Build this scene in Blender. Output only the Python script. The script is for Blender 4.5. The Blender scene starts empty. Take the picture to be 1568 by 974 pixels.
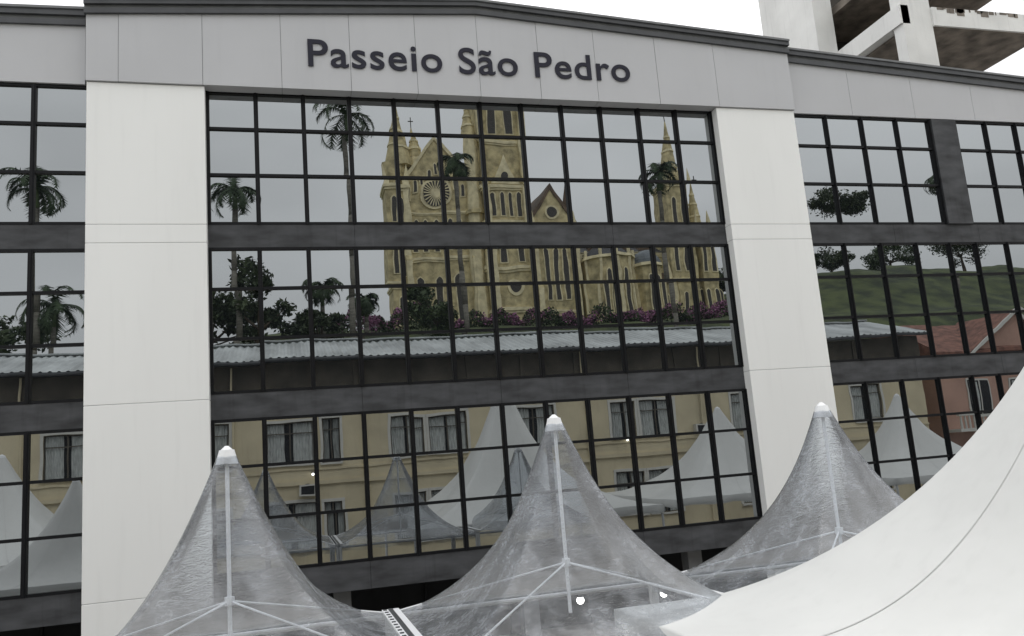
import bpy, math, random
import numpy as np
from mathutils import Vector, Matrix
random.seed(7); np.random.seed(7)
scene=bpy.context.scene
COL=scene.collection

# ------------------------------------------------------------------ materials
def new_mat(name):
    m=bpy.data.materials.new(name); m.use_nodes=True
    nt=m.node_tree; nt.nodes.clear()
    out=nt.nodes.new('ShaderNodeOutputMaterial')
    return m,nt,out
def mat(name,col,rough=.6,var=.1,scale=3.0,bump=0.0,bscale=20.0,metal=0.0,spec=.4,stretch=(1,1,1),detail=4,col2=None,streak=0,bdist=.05):
    m,nt,out=new_mat(name); N=nt.nodes; L=nt.links
    b=N.new('ShaderNodeBsdfPrincipled'); L.new(b.outputs[0],out.inputs[0])
    b.inputs['Roughness'].default_value=rough; b.inputs['Metallic'].default_value=metal
    b.inputs['Specular IOR Level'].default_value=spec
    tc=N.new('ShaderNodeTexCoord'); mp=N.new('ShaderNodeMapping'); mp.inputs['Scale'].default_value=stretch
    L.new(tc.outputs['Object'],mp.inputs[0])
    nz=N.new('ShaderNodeTexNoise'); nz.inputs['Scale'].default_value=scale; nz.inputs['Detail'].default_value=detail
    L.new(mp.outputs[0],nz.inputs['Vector'])
    r=N.new('ShaderNodeValToRGB'); L.new(nz.outputs['Fac'],r.inputs[0])
    c=col
    d=col2 if col2 else tuple(x*(1-var) for x in c)
    r.color_ramp.elements[0].position=.32; r.color_ramp.elements[1].position=.68
    r.color_ramp.elements[0].color=(*d,1)
    r.color_ramp.elements[1].color=(*(c if col2 else tuple(min(1,x*(1+var)) for x in c)),1)
    if streak:
        mp2=N.new('ShaderNodeMapping'); mp2.inputs['Scale'].default_value=(4,4,.3); L.new(tc.outputs['Object'],mp2.inputs[0])
        n3=N.new('ShaderNodeTexNoise'); n3.inputs['Scale'].default_value=1.5; n3.inputs['Detail'].default_value=4; L.new(mp2.outputs[0],n3.inputs['Vector'])
        m3=N.new('ShaderNodeMapRange'); m3.inputs[1].default_value=.55; m3.inputs[2].default_value=.85; m3.inputs[3].default_value=1; m3.inputs[4].default_value=1-streak; L.new(n3.outputs['Fac'],m3.inputs[0])
        mm=N.new('ShaderNodeVectorMath'); mm.operation='SCALE'; L.new(r.outputs[0],mm.inputs[0]); L.new(m3.outputs[0],mm.inputs['Scale']); L.new(mm.outputs[0],b.inputs['Base Color'])
    else: L.new(r.outputs[0],b.inputs['Base Color'])
    if bump>0:
        n2=N.new('ShaderNodeTexNoise'); n2.inputs['Scale'].default_value=bscale; n2.inputs['Detail'].default_value=3
        L.new(tc.outputs['Object'],n2.inputs['Vector'])
        bp=N.new('ShaderNodeBump'); bp.inputs['Strength'].default_value=bump; bp.inputs['Distance'].default_value=bdist
        L.new(n2.outputs['Fac'],bp.inputs['Height']); L.new(bp.outputs[0],b.inputs['Normal'])
    return m

M={}
M['pillar']=mat('white_painted_panel',(.80,.805,.79),.55,.02,.5,.02,3,stretch=(1,1,.25),streak=.05)
M['header']=mat('grey_composite_panel',(.465,.47,.485),.45,.03,.6,.01,2,streak=.04)
M['trim']=mat('dark_metal_trim',(.055,.058,.063),.4,.15,2)
M['trim2']=mat('mid_metal_trim',(.15,.155,.16),.4,.15,2)
M['frame']=mat('black_aluminium',(.006,.0065,.008),.45,.2,4,spec=.18)
M['band']=mat('charcoal_band',(.052,.054,.058),.6,.4,1.2,.05,6,stretch=(1,1,3),spec=.3,streak=.35)
M['letter']=mat('letter_acrylic',(.022,.022,.034),.6,.05,3,spec=.2)
M['dark']=mat('dark_interior',(.012,.013,.015),.8,.3,2)
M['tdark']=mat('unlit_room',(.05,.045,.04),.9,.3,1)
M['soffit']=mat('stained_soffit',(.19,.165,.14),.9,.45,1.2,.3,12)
M['wtower']=mat('white_render',(.74,.74,.72),.8,.08,.6,.1,10,streak=.15)
M['stone']=mat('church_stone',(.53,.455,.26),.85,.38,1.1,.3,4)
M['stone2']=mat('church_stone_light',(.74,.66,.43),.85,.22,1.2,.3,4)
M['slate']=mat('slate_roof',(.05,.05,.055),.6,.3,1)
M['brown']=mat('brown_roof',(.13,.09,.06),.7,.3,1)
M['bluedome']=mat('dome_lead',(.16,.18,.2),.5,.2,1)
M['cwin']=mat('church_window',(.05,.045,.038),.3,.2,3)
M['cream']=mat('cream_render',(.60,.53,.37),.85,.14,.5,.1,8,streak=.15)
M['umber']=mat('umber_bars_and_eave_shade',(.09,.078,.062),.85,.3,1)  # window bars, and the upper wall strip with eave shade in its brown
M['pink']=mat('pink_render',(.46,.29,.23),.85,.12,.7)
M['tile']=mat('clay_tile',(.2,.095,.07),.8,.4,2,.4,6)
M['wframe']=mat('window_frame_paint',(.6,.59,.55),.5,.05,3)
M['curtain']=mat('curtain_cloth',(.45,.47,.46),.9,.2,3,stretch=(4,1,1))
M['corr']=mat('corrugated_metal',(.42,.44,.44),.5,.3,.8,stretch=(1,.3,1))
M['pvc']=mat('white_pvc',(.61,.615,.6),.5,.05,.5,.35,.9,spec=.3,bdist=.12,streak=.05)
M['pvc2']=mat('pvc_weld',(.52,.525,.515),.5,.05,.5,spec=.3)
M['pole']=mat('white_powder_steel',(.78,.79,.8),.35,.04,5)
M['trunk']=mat('palm_trunk',(.17,.16,.135),.9,.3,2,stretch=(1,1,4))
M['bark']=mat('tree_bark',(.09,.07,.05),.9,.3,3)
M['shaft']=mat('palm_crownshaft',(.09,.13,.05),.6,.2,2)
M['frond']=mat('palm_frond',(.05,.085,.03),.6,.4,1.5,col2=(.02,.04,.015))
M['leaf']=mat('tree_leaf',(.075,.105,.04),.6,.4,.7,col2=(.02,.04,.014))
M['leafd']=mat('tree_leaf_dark',(.06,.085,.032),.6,.4,.7,col2=(.016,.028,.012))
M['azalea']=mat('azalea_flower',(.40,.17,.31),.7,.3,1,col2=(.22,.09,.17))

def glass_mat():
    m,nt,out=new_mat('reflective_glass'); N=nt.nodes; L=nt.links
    g=N.new('ShaderNodeBsdfGlossy'); g.inputs['Roughness'].default_value=0.0
    g.inputs['Color'].default_value=(.305,.32,.325,1)
    d=N.new('ShaderNodeBsdfDiffuse'); d.inputs['Color'].default_value=(.006,.007,.008,1)
    a=N.new('ShaderNodeAddShader'); L.new(g.outputs[0],a.inputs[0]); L.new(d.outputs[0],a.inputs[1])
    tc=N.new('ShaderNodeTexCoord'); nz=N.new('ShaderNodeTexNoise'); nz.inputs['Scale'].default_value=1.1; nz.inputs['Detail'].default_value=1
    L.new(tc.outputs['Object'],nz.inputs['Vector'])
    bp=N.new('ShaderNodeBump'); bp.inputs['Strength'].default_value=.1; bp.inputs['Distance'].default_value=.01
    L.new(nz.outputs['Fac'],bp.inputs['Height']); L.new(bp.outputs[0],g.inputs['Normal'])
    L.new(a.outputs[0],out.inputs[0]); return m
M['glass']=glass_mat()
def lamp_mat():
    m,nt,out=new_mat('lit_lamp'); e=nt.nodes.new('ShaderNodeEmission'); e.inputs['Strength'].default_value=9
    e.inputs['Color'].default_value=(1,.96,.88,1); nt.links.new(e.outputs[0],out.inputs[0]); return m
M['lamp']=lamp_mat()
def vinyl_mat():
    m,nt,out=new_mat('clear_vinyl'); N=nt.nodes; L=nt.links
    tc=N.new('ShaderNodeTexCoord')
    mp=N.new('ShaderNodeMapping'); mp.inputs['Scale'].default_value=(2.4,2.4,6); mp.inputs['Rotation'].default_value=(.25,.35,0)
    L.new(tc.outputs['Object'],mp.inputs[0])
    nz=N.new('ShaderNodeTexNoise'); nz.inputs['Scale'].default_value=3.0; nz.inputs['Detail'].default_value=5; nz.inputs['Roughness'].default_value=.62; nz.inputs['Distortion'].default_value=1.2
    L.new(mp.outputs[0],nz.inputs['Vector'])
    mp2=N.new('ShaderNodeMapping'); mp2.inputs['Scale'].default_value=(1.6,1.6,.35); L.new(tc.outputs['Object'],mp2.inputs[0])
    n2=N.new('ShaderNodeTexNoise'); n2.inputs['Scale'].default_value=1.8; n2.inputs['Detail'].default_value=3
    L.new(mp2.outputs[0],n2.inputs['Vector'])
    bp=N.new('ShaderNodeBump'); bp.inputs['Strength'].default_value=.75; bp.inputs['Distance'].default_value=.022
    L.new(nz.outputs['Fac'],bp.inputs['Height'])
    tr=N.new('ShaderNodeBsdfTransparent'); tr.inputs['Color'].default_value=(.91,.935,.965,1)
    di=N.new('ShaderNodeBsdfDiffuse'); di.inputs['Color'].default_value=(.78,.82,.88,1)
    tl=N.new('ShaderNodeBsdfTranslucent'); tl.inputs['Color'].default_value=(.78,.82,.88,1)
    mx=N.new('ShaderNodeMixShader'); mx.inputs[0].default_value=.45; L.new(di.outputs[0],mx.inputs[1]); L.new(tl.outputs[0],mx.inputs[2])
    lw=N.new('ShaderNodeLayerWeight'); lw.inputs['Blend'].default_value=.25
    f1=N.new('ShaderNodeMapRange'); f1.inputs[1].default_value=.45; f1.inputs[2].default_value=.72; f1.inputs[3].default_value=.75; f1.inputs[4].default_value=1.6
    L.new(nz.outputs['Fac'],f1.inputs[0])
    f4=N.new('ShaderNodeMapRange'); f4.inputs[1].default_value=.42;f4.inputs[2].default_value=.6;f4.inputs[3].default_value=.015;f4.inputs[4].default_value=.21
    L.new(n2.outputs['Fac'],f4.inputs[0])
    f2=N.new('ShaderNodeMath'); f2.operation='MULTIPLY_ADD'; L.new(lw.outputs['Facing'],f2.inputs[0]); f2.inputs[1].default_value=.42; L.new(f4.outputs[0],f2.inputs[2])
    f3=N.new('ShaderNodeMath'); f3.operation='MULTIPLY'; f3.use_clamp=True; L.new(f2.outputs[0],f3.inputs[0]); L.new(f1.outputs[0],f3.inputs[1])
    m1=N.new('ShaderNodeMixShader'); L.new(f3.outputs[0],m1.inputs[0]); L.new(tr.outputs[0],m1.inputs[1]); L.new(mx.outputs[0],m1.inputs[2])
    gl=N.new('ShaderNodeBsdfGlossy'); gl.inputs['Roughness'].default_value=.04; L.new(bp.outputs[0],gl.inputs['Normal'])
    fr=N.new('ShaderNodeFresnel'); fr.inputs['IOR'].default_value=1.5; L.new(bp.outputs[0],fr.inputs['Normal'])
    m2=N.new('ShaderNodeMixShader'); L.new(fr.outputs[0],m2.inputs[0]); L.new(m1.outputs[0],m2.inputs[1]); L.new(gl.outputs[0],m2.inputs[2])
    L.new(m2.outputs[0],out.inputs[0]); return m
M['vinyl']=vinyl_mat()

# ------------------------------------------------------------------ mesh helper
class MB:
    def __init__(s): s.v=[];s.f=[];s.m=[];s.mats=[]
    def mi(s,k):
        if k not in s.mats: s.mats.append(k)
        return s.mats.index(k)
    def poly(s,pts,k):
        n=len(s.v); s.v+= [tuple(p) for p in pts]; s.f.append(list(range(n,n+len(pts)))); s.m.append(s.mi(k))
    def box(s,x0,x1,y0,y1,z0,z1,k):
        n=len(s.v)
        s.v+=[(x0,y0,z0),(x1,y0,z0),(x1,y1,z0),(x0,y1,z0),(x0,y0,z1),(x1,y0,z1),(x1,y1,z1),(x0,y1,z1)]
        for q in ((0,3,2,1),(4,5,6,7),(0,1,5,4),(1,2,6,5),(2,3,7,6),(3,0,4,7)):
            s.f.append([n+i for i in q]); s.m.append(s.mi(k))
    def prism(s,pts,d,k):
        n=len(s.v); N=len(pts)
        s.v+=[tuple(p) for p in pts]+[(p[0]+d[0],p[1]+d[1],p[2]+d[2]) for p in pts]
        s.f.append(list(range(n,n+N))[::-1]); s.f.append(list(range(n+N,n+2*N)))
        s.m+= [s.mi(k)]*2
        for i in range(N):
            j=(i+1)%N; s.f.append([n+i,n+j,n+N+j,n+N+i]); s.m.append(s.mi(k))
    def frus(s,cx,cy,z0,z1,r0,r1,n,k,rot=None):
        if rot is None: rot=math.pi/n
        b=len(s.v)
        for z,r in ((z0,r0),(z1,max(r1,1e-3))):
            for i in range(n):
                a=rot+2*math.pi*i/n; s.v.append((cx+r*math.cos(a),cy+r*math.sin(a),z))
        s.f.append([b+i for i in range(n)][::-1]); s.f.append([b+n+i for i in range(n)]); s.m+=[s.mi(k)]*2
        for i in range(n):
            j=(i+1)%n; s.f.append([b+i,b+j,b+n+j,b+n+i]); s.m.append(s.mi(k))
    def tube(s,p,q,r,k,n=8,r2=None):
        p=Vector(p);q=Vector(q); d=(q-p).normalized()
        u=d.orthogonal().normalized(); w=d.cross(u); b=len(s.v); r2=r if r2 is None else r2
        for c,rr in ((p,r),(q,r2)):
            for i in range(n):
                a=2*math.pi*i/n; s.v.append(tuple(c+u*rr*math.cos(a)+w*rr*math.sin(a)))
        s.f.append([b+i for i in range(n)][::-1]); s.f.append([b+n+i for i in range(n)]); s.m+=[s.mi(k)]*2
        for i in range(n):
            j=(i+1)%n; s.f.append([b+i,b+j,b+n+j,b+n+i]); s.m.append(s.mi(k))
    def ball(s,x,y,z,r,k,n=12):
        for i in range(n//2):
            a0=-math.pi/2+math.pi*i/(n//2); a1=-math.pi/2+math.pi*(i+1)/(n//2)
            s.frus(x,y,z+r*math.sin(a0),z+r*math.sin(a1),max(r*math.cos(a0),1e-3),r*math.cos(a1),n,k)
    def lancet(s,x,y,z0,z1,w,k='cwin',fr='stone2',dy=1):
        def shape(W,a,b,yy):
            h=W*1.1
            return [(x-W,yy,a),(x-W,yy,b-h),(x-W*.6,yy,b-h*.4),(x,yy,b),(x+W*.6,yy,b-h*.4),(x+W,yy,b-h),(x+W,yy,a)]
        s.prism(shape(w/2+.16,z0-.15,z1+.2,y),(0,.1,0),fr)
        s.prism(shape(w/2,z0,z1,y+.1),(0,.03,0),k)
    def obj(s,name,parent=None,smooth=False,bevel=0):
        me=bpy.data.meshes.new(name); me.from_pydata(s.v,[],s.f)
        for k in s.mats: me.materials.append(M[k])
        me.polygons.foreach_set('material_index',s.m)
        if smooth: me.polygons.foreach_set('use_smooth',[True]*len(s.f))
        me.update()
        o=bpy.data.objects.new(name,me); COL.objects.link(o)
        if parent: o.parent=parent
        if bevel:
            b=o.modifiers.new('b','BEVEL'); b.width=bevel; b.segments=2; b.limit_method='ANGLE'
        return o
def empty(name):
    e=bpy.data.objects.new(name,None); COL.objects.link(e); e.empty_display_size=.1; return e

# ------------------------------------------------------------------ terrain
def sst(a,b,x):
    t=min(1,max(0,(x-a)/(b-a))); return t*t*(3-2*t)
def terr(x,y):
    z=18.2*sst(-36,-61,y)+4.3*sst(-62,-84,y)
    z+=9*sst(52,84,x)*sst(-55,-100,y)
    z-=6*sst(6,-30,x)*sst(-46,-66,y)
    return z
g=MB()
xs=list(np.linspace(-600,-80,8))+list(np.linspace(-70,150,89))+list(np.linspace(170,700,8))
ys=list(np.linspace(-700,-140,8))+list(np.linspace(-130,-30,51))+[-25,-10,0,20,60,150,400]
for y in ys:
    for x in xs: g.v.append((x,y,terr(x,y)+ (0 if y>-40 else .25*math.sin(x*.4)*math.cos(y*.31))))
nx=len(xs)
for j in range(len(ys)-1):
    for i in range(nx-1):
        a=j*nx+i; g.f.append([a,a+1,a+nx+1,a+nx]); g.m.append(g.mi('ground'))
m,nt,out=new_mat('ground_paving_and_grass'); N=nt.nodes; L=nt.links
b=N.new('ShaderNodeBsdfPrincipled'); b.inputs['Roughness'].default_value=.9
ge=N.new('ShaderNodeNewGeometry'); sp=N.new('ShaderNodeSeparateXYZ'); L.new(ge.outputs['Position'],sp.inputs[0])
mr=N.new('ShaderNodeMapRange'); mr.inputs[1].default_value=.2; mr.inputs[2].default_value=.6; L.new(sp.outputs[2],mr.inputs[0])
nz=N.new('ShaderNodeTexNoise'); nz.inputs['Scale'].default_value=.35; nz.inputs['Detail'].default_value=8; L.new(ge.outputs['Position'],nz.inputs['Vector'])
rp=N.new('ShaderNodeValToRGB'); L.new(nz.outputs['Fac'],rp.inputs[0]); rp.color_ramp.elements[0].color=(.02,.03,.01,1); rp.color_ramp.elements[1].color=(.075,.095,.03,1)
rp.color_ramp.elements[0].position=.38; rp.color_ramp.elements[1].position=.62
r2=N.new('ShaderNodeValToRGB'); L.new(nz.outputs['Fac'],r2.inputs[0]); r2.color_ramp.elements[0].color=(.22,.21,.2,1); r2.color_ramp.elements[1].color=(.32,.31,.29,1)
mx=N.new('ShaderNodeMix'); mx.data_type='RGBA'; L.new(mr.outputs[0],mx.inputs[0]); L.new(r2.outputs[0],mx.inputs[6]); L.new(rp.outputs[0],mx.inputs[7])
L.new(mx.outputs[2],b.inputs['Base Color']); L.new(b.outputs[0],out.inputs[0]); M['ground']=m
g.obj('ground',smooth=True)

# ------------------------------------------------------------------ main building
BLD=empty('commercial_building')
ROWS=[(10.74,11.995,13.185,14.16),(6.66,7.944,9.15,10.16),(2.58,3.77,4.965,6.06)]
colsC=[i*1.15 for i in range(13)]
colsL=[-12.0,-10.7,-9.55,-8.4,-7.25,-6.1,-4.95,-3.8,-2.6]
colsR1=[16.4,17.66,18.93,20.2,21.42]
colsR2=[22.42,23.62,24.82,26.02,27.22,28.42,29.62,30.82,32.0]
gl=MB(); fr=MB()
def pane(x0,x1,z0,z1):
    ax=random.gauss(0,.0013); az=random.gauss(0,.0013)
    P=[]
    for (x,z) in ((x0,z0),(x1,z0),(x1,z1),(x0,z1)):
        P.append((x,0.0+ax*(x-(x0+x1)/2)+az*(z-(z0+z1)/2),z))
    gl.poly(P,'glass')
def section(cs,rows,vw=.105):
    for i in range(len(cs)-1):
        for j in range(len(rows)-1): pane(cs[i],cs[i+1],rows[j],rows[j+1])
    for i,c in enumerate(cs):
        fr.box(c-vw/2,c+vw/2,-.075,.02,rows[0],rows[-1],'frame')
        fr.box(c-vw*.18,c+vw*.18,-.095,-.0745,rows[0]+.01,rows[-1]-.01,'frame')
    for j,z in enumerate(rows):
        a,bb=(z-.035,z+.035)
        if j==0:a,bb=z-.004,z+.06
        if j==len(rows)-1:a,bb=z-.06,z+.004
        fr.box(cs[0],cs[-1],-.06,.015,a,bb,'frame')
for k,rows in enumerate(ROWS):
    section(colsC,rows)
    section(colsL,rows)
    if k==0:
        section(colsR1,rows,.08); section(colsR2,rows,.08)
        fr.box(21.46,22.38,-.14,.05,rows[0],rows[-1],'band')
    else:
        section(colsR1+colsR2,rows,.08)
gl.obj('glass_panes',BLD); fr.obj('window_frames',BLD)
bd=MB()
for x0,x1 in ((-12,-2.6),(0-.03,13.83),(16.35,32)):
    for z0,z1 in ((10.16,10.74),(6.06,6.66),(1.95,2.58)):
        n=max(1,round((x1-x0)/3.45)); w=(x1-x0)/n
        for i in range(n):
            bd.box(x0+i*w+.004,x0+(i+1)*w-.004,-.05,.05,z0+.005,z1-.005,'band')
        bd.box(x0,x1,-.035,.045,z0+.001,z1-.001,'frame')
bd.obj('spandrel_bands',BLD)
pl=MB()
for x0,x1 in ((-2.62,-.02),(13.81,16.36)):
    zz=[0,2.34,6.52,10.21,10.65,14.13]
    for a,bq in zip(zz[:-1],zz[1:]):
        pl.box(x0,x1,-.36,.06,a+.006,bq-.006,'pillar')
    pl.box(x0+.012,x1-.012,-.348,.05,0,14.12,'header')
pl.obj('pilasters',BLD,bevel=.008)
hd=MB()
def top(x):
    return 16.2+(16.87-16.2)*(x+2.63)/9.5 if x<6.87 else 16.87-(16.87-16.3)*(x-6.87)/9.5
def strip(mb,x0,x1,y0,y1,za0,za1,zb0,zb1,k):
    mb.prism([(x0,y0,za0),(x1,y0,zb0),(x1,y0,zb1),(x0,y0,za1)],(0,y1-y0,0),k)
seams=[-2.64,-1.93,-.05,1.8,3.5,5.2,6.87,8.55,10.2,12.05,13.9,16.38]
for a,bq in zip(seams[:-1],seams[1:]):
    dy=random.uniform(-.004,.004)
    strip(hd,a+.006,bq-.006,-.42+dy,.1,14.14,top(a)-.4,14.14,top(bq)-.4,'header')
for a,bq,oa,ob in ((-2.62,6.87,.05,0),(6.87,16.36,0,.05)):
    strip(hd,a,bq,-.41,.09,14.15,top(a)-.42,14.15,top(bq)-.42,'trim2')
    strip(hd,a-oa,bq+ob,-.50,.3,top(a)-.40,top(a)-.28,top(bq)-.40,top(bq)-.28,'trim')
    strip(hd,a-oa,bq+ob,-.45,.3,top(a)-.28,top(a)-.18,top(bq)-.28,top(bq)-.18,'trim2')
    strip(hd,a-oa,bq+ob,-.54,.3,top(a)-.18,top(a)-.06,top(bq)-.18,top(bq)-.06,'trim')
    strip(hd,a-oa,bq+ob,-.58,.3,top(a)-.06,top(a),top(bq)-.06,top(bq),'trim2')
def wing(x0,x1,t0,t1,sm,y=-.12):
    f=lambda x:t0+(t1-t0)*(x-x0)/(x1-x0)
    s=[x0]+sm+[x1]
    for a,bq in zip(s[:-1],s[1:]):
        strip(hd,a+.005,bq-.005,y,.1,14.17,f(a)-.43,14.17,f(bq)-.43,'header')
    for a,bq in ((x0,x1),):
        strip(hd,a,bq,y+.01,.09,14.18,f(a)-.44,14.18,f(bq)-.44,'trim2')
        strip(hd,a,bq,y-.08,.3,f(a)-.43,f(a)-.3,f(bq)-.43,f(bq)-.3,'trim')
        strip(hd,a,bq,y-.03,.3,f(a)-.3,f(a)-.2,f(bq)-.3,f(bq)-.2,'trim2')
        strip(hd,a,bq,y-.12,.3,f(a)-.2,f(a)-.06,f(bq)-.2,f(bq)-.06,'trim')
        strip(hd,a,bq,y-.16,.3,f(a)-.06,f(a),f(bq)-.06,f(bq),'trim2')
wing(16.39,32.2,16.22,15.32,[18.6,20.9,23.2,25.5,27.8,30.1])
wing(-12.2,-2.70,15.8,16.08,[-10.2,-7.9,-5.6])
hd.obj('fascia_panels',BLD)
bo=MB()
bo.box(-12.1,32.1,.3,16,2.0,15.2,'dark')
bo.box(-12.1,32.1,.06,.3,13.9,15.25,'dark')
bo.box(-12.1,32.1,2.6,16,0,2.0,'dark')
bo.box(-12.1,32.1,.06,2.6,1.952,1.999,'band')
for x in np.arange(-11,32,2.3): bo.box(x-.04,x+.04,2.5,2.6,0,1.95,'frame')
for x in np.arange(-11,32,4.6): bo.box(x-.2,x+.2,.5,.9,0,1.95,'trim2')
bo.obj('building_body',BLD)
# letters
cu=bpy.data.curves.new('t','FONT'); cu.body="Passeio S\u00e3o Pedro"; cu.size=1; cu.extrude=.012; cu.offset=.010; cu.space_character=1.07
to=bpy.data.objects.new('t',cu); COL.objects.link(to)
dg=bpy.context.evaluated_depsgraph_get(); me=bpy.data.meshes.new_from_object(to.evaluated_get(dg))
bpy.data.objects.remove(to)
co=np.array([v.co[:] for v in me.vertices]); x0,x1=co[:,0].min(),co[:,0].max()
first=co[co[:,0]<x0+.25]; zb=0.0; zc=first[:,1].max()
sx=(11.2-2.45)/(x1-x0); sz=.72/(zc-zb)
for v in me.vertices:
    x,y,z=v.co; v.co=(2.45+(x-x0)*sx,-.445-z*1.0,14.76+(y-zb)*sz)
me.materials.clear(); me.materials.append(M['letter'])
me.flip_normals()
lo=bpy.data.objects.new('letters_passeio_sao_pedro',me); COL.objects.link(lo); lo.parent=BLD

for (x,y,z) in [(9.0,1.4,.85),(11.4,1.4,.75),(13.2,.7,1.55)]:
    lm=MB(); lm.tube((x,y,1.95),(x,y,z+.1),.012,'trim2'); lm.frus(x,y,z+.08,z+.16,.09,.03,16,'trim2'); lm.ball(x,y,z,.10,'lamp',14)
    lm.obj('pendant_lamp')

# ------------------------------------------------------------------ unfinished tower behind
T=MB()
T.box(27.9,29.0,12.6,17.0,0,34,'wtower')
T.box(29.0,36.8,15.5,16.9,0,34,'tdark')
T.box(28.75,29.25,8.0,12.6,22.55,23.45,'wtower')
T.box(28.85,30.45,8.0,8.6,14,34,'wtower')
T.box(30.45,36.8,8.02,15.4,22.45,22.95,'soffit')
T.box(30.45,37.0,7.9,8.02,22.5,23.4,'wtower')
T.box(29.25,30.45,8.6,15.4,22.45,22.7,'soffit')
T.box(29.3,37,8.0,15.4,25.8,26.2,'soffit')
T.box(29.0,36.9,7.9,8.0,25.7,26.5,'wtower')
T.box(33.6,34.5,14.8,15.4,0,34,'wtower')
T.box(29.0,29.3,12.6,15.5,0,22.4,'wtower')
T.box(29.3,31.2,13.2,13.5,0,22.44,'wtower')
for i in range(26):
    x=30.5+random.random()*6; w=random.random()*.4+.05
    T.box(x,min(x+w,36.95),7.885,7.899,23.36-random.random()*.3,23.4,'soffit')
T.obj('unfinished_apartment_tower')

# ------------------------------------------------------------------ tents
def gprof(t): return .17*t+.83*t**2.4
def tent(name,cx,cy,a,z0,zp,k,mast=False,prof=gprof,cap=.11,NR=44,NA=96,valance=.3,posts=True):
    E=empty(name); mb=MB(); r0=cap/a; rings=[]
    H=(zp-z0)/prof(1-r0)
    def pos(r,th):
        kk=sst(0.0,.75,r); c,s=math.cos(th),math.sin(th); q=1/max(abs(c),abs(s)); rr=r*a*((1-kk)*1.1+kk*q)
        hip=abs(math.sin(2*th)); sag=.10*(1-hip)*math.sin(math.pi*r)*(zp-z0)*.35
        return (cx+rr*c,cy+rr*s,z0+H*prof(1-r)-sag)
    for i in range(NR+1):
        r=r0+(1-r0)*(i/NR); ring=[]
        for j in range(NA):
            ring.append(len(mb.v)); mb.v.append(pos(r,2*math.pi*j/NA+math.pi/4))
        rings.append(ring)
    for i in range(NR):
        for j in range(NA):
            mb.f.append([rings[i][j],rings[i+1][j],rings[i+1][(j+1)%NA],rings[i][(j+1)%NA]]); mb.m.append(mb.mi(k))
    if valance:
        b=len(mb.v)
        for j in range(NA):
            x,y,z=mb.v[rings[-1][j]]; mb.v.append((x,y,z-valance*(1+.12*math.sin(j*math.pi/2))))
        for j in range(NA):
            mb.f.append([rings[-1][j],b+j,b+(j+1)%NA,rings[-1][(j+1)%NA]]); mb.m.append(mb.mi(k))
    mb.obj('canopy',E,smooth=True)
    if k=='pvc':
        sm=MB()
        for th0 in (0,1,2,3):
            for off in (-.35,.35):
                th=th0*math.pi/2+off; d=.0022
                rr=[r0+(1-r0)*i/90 for i in range(91)]
                for ra,rb in zip(rr[:-1],rr[1:]):
                    P=[pos(ra,th-d),pos(ra,th+d),pos(rb,th+d),pos(rb,th-d)]
                    sm.poly([(p[0],p[1],p[2]+.009) for p in P],'pvc2')
        sm.obj('welded_seams',E,smooth=True)
    fm=MB()
    fm.frus(cx,cy,zp-.10,zp+.08,cap*1.28,cap*.85,20,'pole'); fm.frus(cx,cy,zp+.08,zp+.13,cap*.7,cap*.2,20,'pole')
    C4=[(cx+sx*a*.985,cy+sy*a*.985) for sx,sy in ((-1,-1),(1,-1),(1,1),(-1,1))]
    for i in range(4):
        p=C4[i];q=C4[(i+1)%4]
        fm.tube((*p,z0-.05),(*q,z0-.05),.035,'pole')
        if posts: fm.tube((*p,0),(*p,z0-.05),.05,'pole')
    if mast:
        zc=z0+.72
        fm.tube((cx,cy,z0+.05),(cx,cy,zp-.08),.026,'pole')
        fm.tube((cx,cy,zc-.05),(cx,cy,zc+.05),.06,'pole')
        for p in C4: fm.tube((cx,cy,zc),(p[0],p[1],z0),.014,'pole')
    fm.obj('tent_frame',E,smooth=False)
    return E
for x,zp in ((.9,4.95),(5.32,5.08),(9.72,5.0)):
    tent('clear_vinyl_tent',x,-9,2.2,2.45,zp,'vinyl',mast=True,valance=.18)
for x in (3.11,7.52):
    gm=MB()
    gm.box(x-.13,x+.13,-11.2,-6.8,2.46,2.50,'pole'); gm.box(x-.035,x+.035,-11.2,-6.8,2.501,2.506,'trim')
    for yy in np.arange(-11.1,-6.9,.22): gm.box(x-.115,x-.06,yy,yy+.05,2.501,2.512,'trim')
    gm.obj('tent_gutter')
def gbig(t): return .08*t+.92*t**2.6
tent('white_marquee_tent',10.6,-14.2,4.8,2.55,8.0,'pvc',prof=gbig,cap=.16,NR=60,NA=160)
tent('white_marquee_tent',21.0,-14.8,4.6,2.6,6.2,'pvc',prof=gbig,cap=.14)
tent('white_marquee_tent',31.2,-14.8,4.4,2.6,6.2,'pvc',prof=gbig,cap=.14)
tent('white_marquee_tent',40.2,-14.8,4.4,2.6,6.2,'pvc',prof=gbig,cap=.14)
tent('white_marquee_tent',-8.6,-14.8,4.4,2.6,6.2,'pvc',prof=gbig,cap=.14)
tent('white_marquee_tent',-4.6,-8,2.6,2.3,5.0,'pvc',cap=.11)

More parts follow.
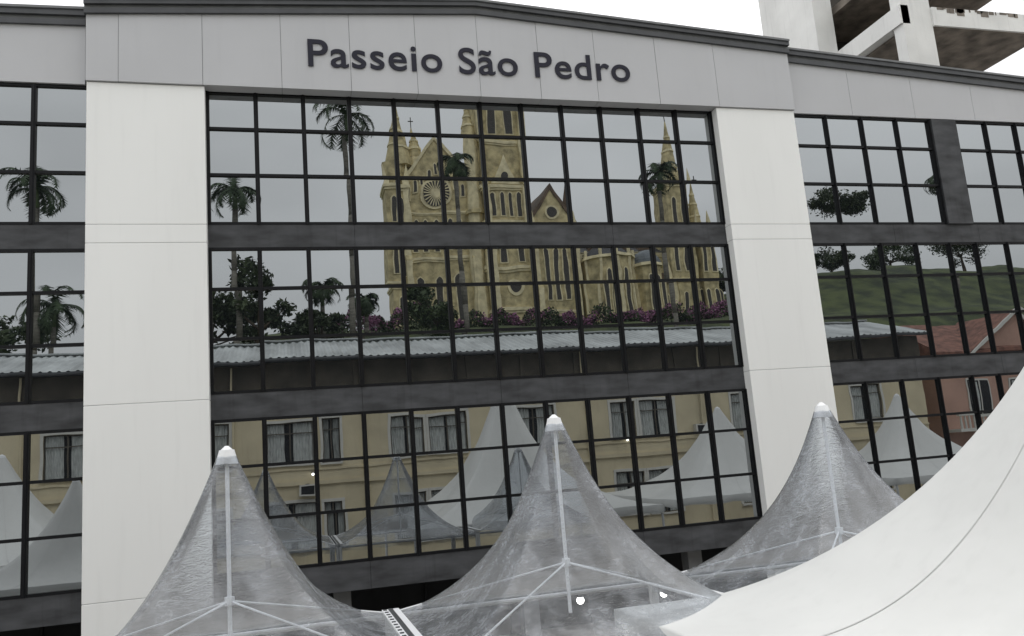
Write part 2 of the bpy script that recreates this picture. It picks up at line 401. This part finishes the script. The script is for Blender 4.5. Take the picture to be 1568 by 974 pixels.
# ------------------------------------------------------------------ cream building across the square (seen mirrored)
YB=empty('cream_building'); w=MB()
Yf=-24
w.box(-30,41,Yf-9.9,Yf-.3,0,10.4,'cream')
def wall_with_windows(mb,x0,x1,z0,z1,y,ws,k):
    ws=sorted(ws); cur=x0
    for (a,b_,c,d) in ws:
        mb.box(cur,a,y-.3,y,z0,z1,k)
        mb.box(a,b_,y-.3,y,z0,c,k); mb.box(a,b_,y-.3,y,d,z1,k); cur=b_
    mb.box(cur,x1,y-.3,y,z0,z1,k)
up=[];lw_=[]
base=[(.7,3.1),(3.5,4.4),(7.0,8.7),(9.0,11.0),(13.8,16.0),(19.4,21.1),(21.4,23.4),(27,29.3),(31.5,33.6),(35.6,37.8)]+[(-3.2,-1.2),(-6.4,-4.3),(-9.6,-7.4),(-14,-12),(-18,-16),(-23,-21)]
for a,b_ in base:
    up.append((a,b_,5.35,7.5)); lw_.append((a,b_,1.1,3.4))
wall_with_windows(w,-30,41,4.3,8.6,Yf,up,'cream')
wall_with_windows(w,-30,41,0,4.29,Yf,lw_,'cream')
w.box(-30,41,Yf-.3,Yf-.02,8.6,10.5,'umber')  # wall strip under the eave, its shade painted into the dark brown
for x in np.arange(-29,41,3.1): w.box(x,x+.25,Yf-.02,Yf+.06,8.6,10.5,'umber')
w.box(-30,41,Yf,Yf+.14,4.25,4.45,'cream'); w.box(-30,41,Yf,Yf+.1,8.5,8.68,'cream')
w.box(-30,41,Yf,Yf+.07,5.0,5.1,'cream')
for (a,b_,c,d) in up+lw_:
    w.box(a,b_,Yf-.299,Yf-.27,c,d,'dark')
    for q in (a,(a+b_)/2-.03,b_-.06): w.box(q,q+.06,Yf-.14,Yf-.08,c,d,'umber')
    for q in (c,d-.07,c+(d-c)*.72): w.box(a,b_,Yf-.135,Yf-.085,q,q+.05,'umber')
    w.box(a-.1,b_+.1,Yf+.001,Yf+.12,c-.1,c,'wframe')
    w.box(a-.14,a,Yf+.001,Yf+.03,c,d,'wframe'); w.box(b_,b_+.14,Yf+.001,Yf+.03,c,d,'wframe'); w.box(a-.14,b_+.14,Yf+.001,Yf+.04,d,d+.14,'wframe')
    for s0,s1 in ((a+.05,a+(b_-a)*random.uniform(.36,.49)),(b_-(b_-a)*random.uniform(.36,.49),b_-.05)):
        n=26
        pts=[(s0+(s1-s0)*i/n,Yf-.2+.03*math.sin(i*1.4)) for i in range(n+1)]
        for p,q in zip(pts[:-1],pts[1:]): w.poly([(p[0],p[1],c),(q[0],q[1],c),(q[0],q[1],d),(p[0],p[1],d)],'curtain')
for x in (5.6,17.9,25.2,-1.0,-10.5): w.tube((x,Yf+.12,0),(x,Yf+.12,10.4),.05,'cream')
for x,z in ((2.2,3.7),(12.2,5.0),(24.6,5.4)):
    w.box(x,x+.85,Yf,Yf+.35,z,z+.55,'wframe'); w.frus(x+.42,Yf+.2,z+.56,z+.58,.1,.1,10,'dark')
    w.box(x+.1,x+.75,Yf+.35,Yf+.36,z+.08,z+.47,'dark')
w.obj('walls_and_windows',YB)
r=MB()
xr=np.arange(-31,41.6,.055)
for (ya,za,yb,zb_) in ((Yf+.8,10.62,-29.2,12.35),(-29.2,12.35,-34.8,10.6)):
    b0=len(r.v)
    for x in xr:
        h=.05*math.sin(x*2*math.pi/.40); r.v.append((x,ya,za+h)); r.v.append((x,yb,zb_+h))
    for i in range(len(xr)-1):
        a=b0+2*i; r.f.append([a,a+2,a+3,a+1]); r.m.append(r.mi('corr'))
r.box(-31,41.5,Yf+.8,Yf+.92,10.42,10.6,'trim'); r.box(-31,41.5,-29.5,-28.9,12.37,12.47,'corr')
r.obj('corrugated_roof',YB,smooth=True)
for x,z in ((2.9,4.75),(20.2,5.15)):
    lm=MB(); lm.box(x-.08,x+.08,Yf+.001,Yf+.25,z+.08,z+.13,'trim'); lm.ball(x,Yf+.2,z,.07,'lamp',10); lm.obj('wall_lamp')

PK=empty('pink_house'); w=MB()
w.box(43.5,75,-34,-25.2,0,9.6,'pink')
for x in (45.5,49,52.5,57,61,66,70):
    w.box(x,x+1.7,-25.2,-25.14,5.3,7.6,'wframe'); w.box(x+.12,x+1.58,-25.14,-25.11,5.42,7.48,'dark'); w.box(x+.8,x+.88,-25.11,-25.08,5.42,7.48,'wframe')
    w.box(x+.2,x+.7,-25.11,-25.09,5.5,7.4,'curtain')
w.box(43,75,-25.2,-23.6,4.2,4.4,'wframe'); w.box(43,75,-23.8,-23.6,5.2,5.35,'wframe')
for x in np.arange(43.2,75,.35): w.frus(x,-23.7,4.4,5.2,.08,.06,8,'wframe')
w.prism([(43,-24.6,9.5),(43,-29.6,12.0),(43,-34.6,9.5),(43,-34.6,9.3),(43,-24.6,9.3)],(32.5,0,0),'tile')
w.prism([(46,-24.9,9.5),(50,-24.9,11.8),(54,-24.9,9.5)],(0,-4.5,0),'pink')
w.prism([(45.4,-24.6,9.45),(50,-24.6,12.2),(50,-24.6,11.95),(45.8,-24.6,9.4)],(0,-5,0),'tile')
w.prism([(54.6,-24.6,9.45),(50,-24.6,12.2),(50,-24.6,11.95),(54.2,-24.6,9.4)],(0,-5,0),'tile')
w.prism([(45.2,-24.55,9.30),(50,-24.55,12.25),(54.8,-24.55,9.30),(54.6,-24.55,9.2),(50,-24.55,12.0),(45.4,-24.55,9.2)],(0,.1,0),'wframe')
w.obj('walls_and_roof',PK)

# ------------------------------------------------------------------ church on the hill (seen mirrored)
CH=empty('gothic_church'); c=MB()
def buttress(x,y,z0,z1,wd=.7,d=1.0):
    c.box(x-wd/2,x+wd/2,y,y+d,z0,z0+(z1-z0)*.6,'stone2')
    c.box(x-wd/2+.05,x+wd/2-.05,y,y+d*.6,z0+(z1-z0)*.6,z1,'stone2')
    c.prism([(x-wd/2,y+d,z0+(z1-z0)*.6),(x+wd/2,y+d,z0+(z1-z0)*.6),(x+wd/2,y+d*.55,z0+(z1-z0)*.6+.9),(x-wd/2,y+d*.55,z0+(z1-z0)*.6+.9)],(0,-.3,0),'stone')
    c.frus(x,y+.3,z1,z1+1.8,.36,.02,4,'stone2')
def cornice(x0,x1,y0,y1,z,h=.4,o=.3):
    c.box(x0-o,x1+o,y0-o,y1+o,z,z+h,'stone2'); c.box(x0-o*.5,x1+o*.5,y0-o*.5,y1+o*.5,z-h*.7,z-.002,'stone2')
def spire(x,y,z0,z1,r,k='stone',n=8):
    c.frus(x,y,z0,z1,r,.04,n,k)
    for zz in (.25,.5,.72):
        rr=r*(1-zz)+.12; z=z0+(z1-z0)*zz; c.frus(x,y,z,z+.3,rr,rr-.05,n,'stone2')
    c.box(x-.06,x+.06,y-.06,y+.06,z1-.2,z1+1.5,'cwin'); c.box(x-.4,x+.4,y-.06,y+.06,z1+.8,z1+.92,'cwin')
c.box(24,62,-103,-88,14,33.2,'stone'); 
c.prism([(24,-87.6,33.2),(24,-95.5,37.4),(24,-103.4,33.2)],(38.4,0,0),'slate')
cornice(26,62,-103,-88,32.9)
c.box(35,63,-88,-86.4,14,28.2,'stone'); c.prism([(35,-86.1,28.2),(35,-88.02,30),(35,-88.02,28.2)],(28.2,0,0),'brown')
for x in np.arange(35.8,63,2.9):
    buttress(x,-86.4,14,29.4)
    c.lancet(x+1.45,-86.4,22.5,26.8,.9)
    c.lancet(x+1.0,-88,30.3,32.4,.55); c.lancet(x+1.9,-88,30.3,32.4,.55)
c.box(17.5,27.5,-92,-86.4,14,42.5,'stone')
c.prism([(17.2,-86.4,42.5),(22.3,-86.4,49.5),(27.6,-86.4,42.5)],(0,-5.5,0),'stone')
for sgn in (-1,1):
    c.prism([(22.3,-86.2,50.1),(22.3+sgn*5.6,-86.2,42.6),(22.3+sgn*5.3,-86.2,42.2),(22.3,-86.2,49.4)],(0,-6,0),'stone2')
def disk(x,y,z,r,k,d=.05,n=28):
    c.prism([(x+r*math.cos(2*math.pi*i/n),y,z+r*math.sin(2*math.pi*i/n)) for i in range(n)],(0,d,0),k)
disk(22.2,-86.39,41.3,2.1,'stone2',.2); disk(22.2,-86.18,41.3,1.75,'cwin',.04)
for i in range(12):
    a=math.pi*i/12; dx,dz=math.cos(a)*1.72,math.sin(a)*1.72
    c.tube((22.2-dx,-86.1,41.3-dz),(22.2+dx,-86.1,41.3+dz),.09,'stone2',4)
disk(22.2,-86.1,41.3,.6,'stone2',.08)
for x in (19.3,20.7,22.2,23.7,25.1): c.lancet(x,-86.4,33.5,37.6,.6)
for x in (19.8,22.2,24.6): c.lancet(x,-86.4,24,30,.9)
for x in np.arange(18.6,26.5,.9): c.lancet(x,-86.4,46.2-abs(x-22.3)*1.1-1.6,46.2-abs(x-22.3)*1.1,.35)
cornice(17.5,27.5,-92,-86.4,32.2); cornice(17.5,27.5,-92,-86.4,38.4,.25,.2)
for x in (18.2,27.0): buttress(x,-86.4,14,44,.9,1.3)
c.box(15.2,18.4,-90,-85.8,14,42.2,'stone'); cornice(15.2,18.4,-90,-85.8,41.8); cornice(15.2,18.4,-90,-85.8,35.5,.3,.2); cornice(15.2,18.4,-90,-85.8,28.5,.3,.2)
for z in (37,30,23.5):
    for x in (16.2,17.4): c.lancet(x,-85.8,z,z+3.6,.5)
for sx in (15.3,18.3): c.frus(sx,-85.9,42.2,45.2,.45,.03,4,'stone2')
c.frus(16.9,-87.8,42.2,46,1.7,1.6,8,'stone'); spire(17.6,-87.8,46,55.5,1.7)
c.frus(19.8,-88.5,44,47.5,1.1,1.1,8,'stone2'); spire(19.8,-88.5,47.5,52,1.15)
x0,x1,y0,y1=28.3,34.6,-91,-84.6
c.box(x0,x1,y0,y1,14,41.4,'stone'); c.box(x0+.35,x1-.35,y0+.3,y1-.3,41.4,59,'stone')
for z in (24.3,30.2,36.2,41.3): cornice(x0,x1,y0,y1,z,.45,.35)
for z in (48.5,58.5): cornice(x0+.35,x1-.35,y0+.3,y1-.3,z,.4,.3)
for x in (x0+.35,x1-.35):
    c.box(x-.45,x+.45,y1,y1+.7,14,41.2,'stone2'); c.box(x-.3,x+.3,y1-.3,y1+.3,41.5,58.4,'stone2')
    c.frus(x,y1,58.9,63,.6,.03,4,'stone2'); c.frus(x,y1+.3,41.7,44.8,.5,.03,4,'stone2')
xm=(x0+x1)/2
c.prism([(xm-2.1,y1-.3,41.9),(xm,y1-.3,46.6),(xm+2.1,y1-.3,41.9)],(0,.5,0),'stone2'); disk(xm,y1+.21,43.5,.6,'cwin')
for x in (xm-1.2,xm+1.2): c.lancet(x,y1-.3,49.6,57,1.0)
for x in (xm-1.9,xm-.65,xm+.65,xm+1.9): c.lancet(x,y1,37.3,40.7,.5)
for x in (xm-1.3,xm+1.3): c.lancet(x,y1,31.3,35.3,.8)
disk(xm,y1,27.6,1.2,'stone2',.12); disk(xm,y1+.12,27.6,.8,'cwin',.03)
for x in (xm-1.4,xm+1.4): c.lancet(x,y1,18,23.5,1.0)
spire(xm,(y0+y1)/2,59,82,3.3)
c.frus(27.3,-86,14,49.5,1.1,1.0,8,'stone2'); spire(27.3,-86,49.5,55,1.2); c.frus(27.3,-86,38,38.5,1.4,1.4,8,'stone')
c.box(35,41.4,-92,-85,14,36.4,'stone')
c.prism([(34.9,-85,36.4),(38.2,-85,41.4),(41.5,-85,36.4)],(0,-8,0),'stone')
for s in (-1,1): c.prism([(38.2,-84.8,42.1),(38.2+s*3.6,-84.8,36.3),(38.2+s*3.2,-84.8,36.1),(38.2,-84.8,41.2)],(0,-9,0),'brown')
for x in (36.9,38.2,39.5): c.lancet(x,-85,26,33.5,.6)
cornice(35,41.4,-92,-85,24.3,.3,.2)
disk(38.2,-85,37.9,1,'stone2',.1); disk(38.2,-84.9,37.9,.7,'cwin',.04)
for x in (35.3,41.1): buttress(x,-85,14,36.5,.7,1)
c.frus(43,-92,36,40,.9,.7,8,'brown'); c.frus(43,-92,40,44.4,.8,.03,8,'brown'); c.box(42.96,43.04,-92.04,-91.96,44.3,46,'cwin'); c.box(42.65,43.35,-92.04,-91.96,45.2,45.3,'cwin')
for x in (45.5,49.5,53): 
    c.prism([(x-1.4,-88.5,33.4),(x,-88.5,36.6),(x+1.4,-88.5,33.4)],(0,-4,0),'brown')
c.frus(45.6,-85.5,14,31.3,3.5,3.5,10,'stone'); c.frus(45.6,-85.5,31.3,31.7,3.9,3.8,10,'stone2'); c.frus(45.6,-85.5,31.7,35,3.6,.1,10,'slate')
for i in range(10):
    a=math.pi/10+2*math.pi*i/10
    c.frus(45.6+3.55*math.cos(a),-85.5+3.55*math.sin(a),14,32.6,.3,.22,6,'stone2')
for x in (44.5,45.6,46.7): c.lancet(x,-85.5+3.34,23.5,29.5,.55)
c.frus(51.6,-85.2,14,30,2.6,2.6,12,'stone'); c.frus(51.6,-85.2,30,30.4,2.9,2.8,12,'stone2')
for i in range(7):
    a0=i/7*math.pi/2; a1=(i+1)/7*math.pi/2
    c.frus(51.6,-85.2,30.4+2.4*math.sin(a0),30.4+2.4*math.sin(a1),2.6*math.cos(a0),2.6*math.cos(a1),16,'bluedome')
for x in (50.6,51.6,52.6): c.lancet(x,-85.2+2.5,23.5,28.5,.5)
for xa,xb,zt,zs in ((56.4,59.8,43,53.5),(60.6,63,36,43.5)):
    c.box(xa,xb,-90,-85.6,14,zt,'stone'); xm2=(xa+xb)/2
    for z in (28.4,35,zt-.4): cornice(xa,xb,-90,-85.6,z,.35,.25)
    for z in (22.5,29.8,36.5):
        if z+4<zt:
            for x in (xm2-.7,xm2+.7): c.lancet(x,-85.6,z,z+4.2,.55)
    spire(xm2,-87.8,zt,zs,(xb-xa)*.5)
    for x in (xa+.1,xb-.1): c.frus(x,-85.7,zt,zt+2.4,.4,.03,4,'stone2')
c.obj('church_masonry',CH)

# ------------------------------------------------------------------ vegetation
def palm(name,x,y,zt,fl=3.1,n=17,rt=.2):
    E=empty(name); zb=terr(x,y)-.3; t=MB(); cx=random.uniform(-.4,.4)
    K=8
    f=lambda q:(x+cx*math.sin(q*2),y,zb+(zt-1.6-zb)*q)
    for i in range(K):
        a=i/K;b_=(i+1)/K
        t.tube(f(a),f(b_),rt*(1.25-.35*a+.12*math.sin(a*3)),'trunk',8,rt*(1.25-.35*b_+.12*math.sin(b_*3)))
    tx=x+cx*math.sin(2)
    t.tube((tx,y,zt-1.6),(tx,y,zt),rt*.95,'shaft',8,rt*.5)
    t.obj('trunk',E,smooth=True)
    l=MB()
    for i in range(n):
        az=2*math.pi*i/n+random.uniform(-.25,.25); el=random.choice((1.2,.9,.6,.35,.15,-.1)) ; L_=fl*random.uniform(.85,1.15)
        p=Vector((tx,y,zt-.05)); seg=12; h=Vector((math.cos(az),math.sin(az),0)); e=el
        side=Vector((-math.sin(az),math.cos(az),0))
        for s in range(seg):
            d=h*math.cos(e)+Vector((0,0,1))*math.sin(e); q=p+d*(L_/seg)
            wv=.03
            l.poly([p-side*wv,p+side*wv,q+side*wv,q-side*wv],'frond')
            ll=.7*math.sin(math.pi*min(1,(s+1.5)/(seg+1)))**.7+.1
            for u in (0,.33,.66):
                o=p+(q-p)*u
                for sg in (-1,1):
                    tip=o+side*sg*ll*random.uniform(.6,1)+d*ll*.45+Vector((0,0,-ll*random.uniform(.15,.7)))
                    l.poly([o,o+d*.12,tip],'frond')
            p=q; e-= .15+.016*s
    l.obj('fronds',E)
def tree(name,x,y,zc,R,Rz,n=4000,mk='leaf',leaf=.24,zb=None,clumps=26):
    E=empty(name); t=MB(); zb=terr(x,y)-.3 if zb is None else zb
    t.tube((x,y,zb),(x+.2,y,zc-Rz*.3),.26,'bark',8,.16)
    cs=[]
    for i in range(clumps):
        v=Vector(np.random.normal(size=3)); v.normalize(); v*=random.uniform(.35,1)**.6
        cs.append((Vector((x+v.x*R*.85,y+v.y*R*.85,zc+v.z*Rz*.85)),random.uniform(.14,.34)*R))
    for cc,_ in cs[:10]: t.tube((x+.2,y,zc-Rz*.5),cc,.11,'bark',6,.03)
    t.obj('trunk_and_limbs',E)
    l=MB(); k=l.mi(mk)
    for i in range(n):
        cc,rr=cs[i%len(cs)]
        v=np.random.normal(size=3); v/=np.linalg.norm(v); v*=rr*random.uniform(.3,1.15); v[2]*=.75
        p=np.array(cc)+v; a=np.random.normal(size=3); a/=np.linalg.norm(a); b_=np.cross(a,np.random.normal(size=3)); b_/=np.linalg.norm(b_)
        s=leaf*random.uniform(.6,1.3); nn=len(l.v)
        l.v+=[tuple(p-a*s),tuple(p+b_*s*.45),tuple(p+a*s),tuple(p-b_*s*.45)]; l.f.append([nn,nn+1,nn+2,nn+3]); l.m.append(k)
    l.obj('leaves',E)
for (x,Y,z,fl) in [(7.1,45,33.6,3.8),(-1.4,45,27.2,3.0),(16.6,47,30.6,2.3),(-15.6,45,27.2,3.3),(35.0,45,29.0,2.5),(-9.8,50,22.5,2.8),(-15.0,46,18.6,3.2),(5.3,52,21.0,2.2),(8.8,54,20.2,1.9),
                   (82,62,36,3.2)]:
    palm('royal_palm',x,-Y,z,fl)
tree('broadleaf_tree',-.5,-47,18.2,3.4,4.2,mk='leafd'); tree('broadleaf_tree',4.6,-49,16.8,2.6,2.0,mk='leafd'); tree('broadleaf_tree',-4.5,-49,17,4,3.0,mk='leafd')
tree('broadleaf_tree',14.6,-50,18.6,2.8,3.6,mk='leaf',leaf=.2); tree('broadleaf_tree',-18,-50,15,4,3.6)
tree('broadleaf_tree',81,-80,38.5,4.8,2.4,mk='leafd',clumps=34,n=6000)
tree('broadleaf_tree',92,-98,34.4,4.4,1.8,mk='leafd'); tree('broadleaf_tree',104,-98,34,5,2.6); tree('broadleaf_tree',82,-100,32.6,5,2.4); tree('broadleaf_tree',118,-96,36,6,3.4,mk='leafd'); tree('broadleaf_tree',74,-100,31.5,4.4,2.6)
tree('broadleaf_tree',66,-100,30,4.4,2.6)
l=MB(); ka=l.mi('azalea'); kb=l.mi('leafd'); kc=l.mi('leaf')
for i in range(24000):
    u=random.random(); x=5+u*50; y=-61-3*random.random()+1.2*math.sin(x*.9)
    h=1.3+.8*math.sin(x*1.3)*math.sin(x*.37+1)+.4*math.sin(x*3.1)+(.8 if x<16 else 0)
    q=random.random()**.6; z=terr(x,y)+.2+h*q
    p=np.array((x,y,z)); a=np.random.normal(size=3); a/=np.linalg.norm(a); b_=np.cross(a,np.random.normal(size=3)); b_/=np.linalg.norm(b_); s=.14
    nn=len(l.v); l.v+=[tuple(p-a*s),tuple(p+b_*s*.7),tuple(p+a*s),tuple(p-b_*s*.7)]; l.f.append([nn,nn+1,nn+2,nn+3]); l.m.append(ka if math.sin(x*2.1)*.6+math.sin(x*.83)*.6+q*1.0+random.gauss(0,.7)>.75 else (kb if random.random()<.5 else kc))
l.obj('azalea_hedge')

# ------------------------------------------------------------------ world, sun, camera
W=bpy.data.worlds.new("World"); scene.world=W; W.use_nodes=True; nt=W.node_tree; nt.nodes.clear(); N=nt.nodes; L=nt.links
sk=N.new('ShaderNodeTexSky'); sk.sky_type='NISHITA'; sk.sun_disc=False; sk.sun_elevation=math.radians(52); sk.sun_rotation=math.radians(20)
b1=N.new('ShaderNodeBackground'); b1.inputs[1].default_value=.08; L.new(sk.outputs[0],b1.inputs[0])
tc=N.new('ShaderNodeTexCoord'); sp=N.new('ShaderNodeSeparateXYZ'); L.new(tc.outputs['Generated'],sp.inputs[0])
cl=N.new('ShaderNodeMath'); cl.operation='MAXIMUM'; L.new(sp.outputs[2],cl.inputs[0]); cl.inputs[1].default_value=0
gr=N.new('ShaderNodeMath'); gr.operation='MULTIPLY_ADD'; L.new(cl.outputs[0],gr.inputs[0]); gr.inputs[1].default_value=1.35; gr.inputs[2].default_value=.86
nz=N.new('ShaderNodeTexNoise'); nz.inputs['Scale'].default_value=2.6; nz.inputs['Detail'].default_value=3; nz.inputs['Roughness'].default_value=.5
mp=N.new('ShaderNodeMapping'); mp.inputs['Scale'].default_value=(1,1,2.4); L.new(tc.outputs['Generated'],mp.inputs[0]); L.new(mp.outputs[0],nz.inputs['Vector'])
mr=N.new('ShaderNodeMapRange'); mr.inputs[1].default_value=.3; mr.inputs[2].default_value=.7; mr.inputs[3].default_value=.84; mr.inputs[4].default_value=1.14; L.new(nz.outputs['Fac'],mr.inputs[0])
ml=N.new('ShaderNodeMath'); ml.operation='MULTIPLY'; L.new(gr.outputs[0],ml.inputs[0]); L.new(mr.outputs[0],ml.inputs[1])
b2=N.new('ShaderNodeBackground'); b2.inputs[0].default_value=(.985,.99,1,1); L.new(ml.outputs[0],b2.inputs[1])
ms=N.new('ShaderNodeMixShader'); ms.inputs[0].default_value=.92; L.new(b1.outputs[0],ms.inputs[1]); L.new(b2.outputs[0],ms.inputs[2])
wo=N.new('ShaderNodeOutputWorld'); L.new(ms.outputs[0],wo.inputs[0])
sd=bpy.data.lights.new('sun','SUN'); sd.energy=.6; sd.angle=math.radians(25); sd.color=(1,.97,.92)
so=bpy.data.objects.new('sun',sd); COL.objects.link(so)
az=math.radians(20); el=math.radians(52)
dv=Vector((math.sin(az)*math.cos(el),math.cos(az)*math.cos(el),math.sin(el)))
so.rotation_euler=dv.to_track_quat('Z','Y').to_euler()

yaw,p,r=.2737,.1709,-.0793
fw=Vector((math.sin(yaw)*math.cos(p),math.cos(yaw)*math.cos(p),math.sin(p)))
r0=Vector((math.cos(yaw),-math.sin(yaw),0)); u0=r0.cross(fw)
R=r0*math.cos(r)+u0*math.sin(r); U=-r0*math.sin(r)+u0*math.cos(r)
cd=bpy.data.cameras.new('camera'); cam=bpy.data.objects.new('camera',cd); COL.objects.link(cam)
cam.matrix_world=Matrix(((R.x,U.x,-fw.x,1.6454),(R.y,U.y,-fw.y,-20.3118),(R.z,U.z,-fw.z,4.6),(0,0,0,1)))
cd.sensor_width=36; cd.lens=36*1268.5/1568; cd.clip_start=.05; cd.clip_end=3000
scene.camera=cam
scene.view_settings.view_transform='Standard'; scene.view_settings.look='None'; scene.view_settings.exposure=0
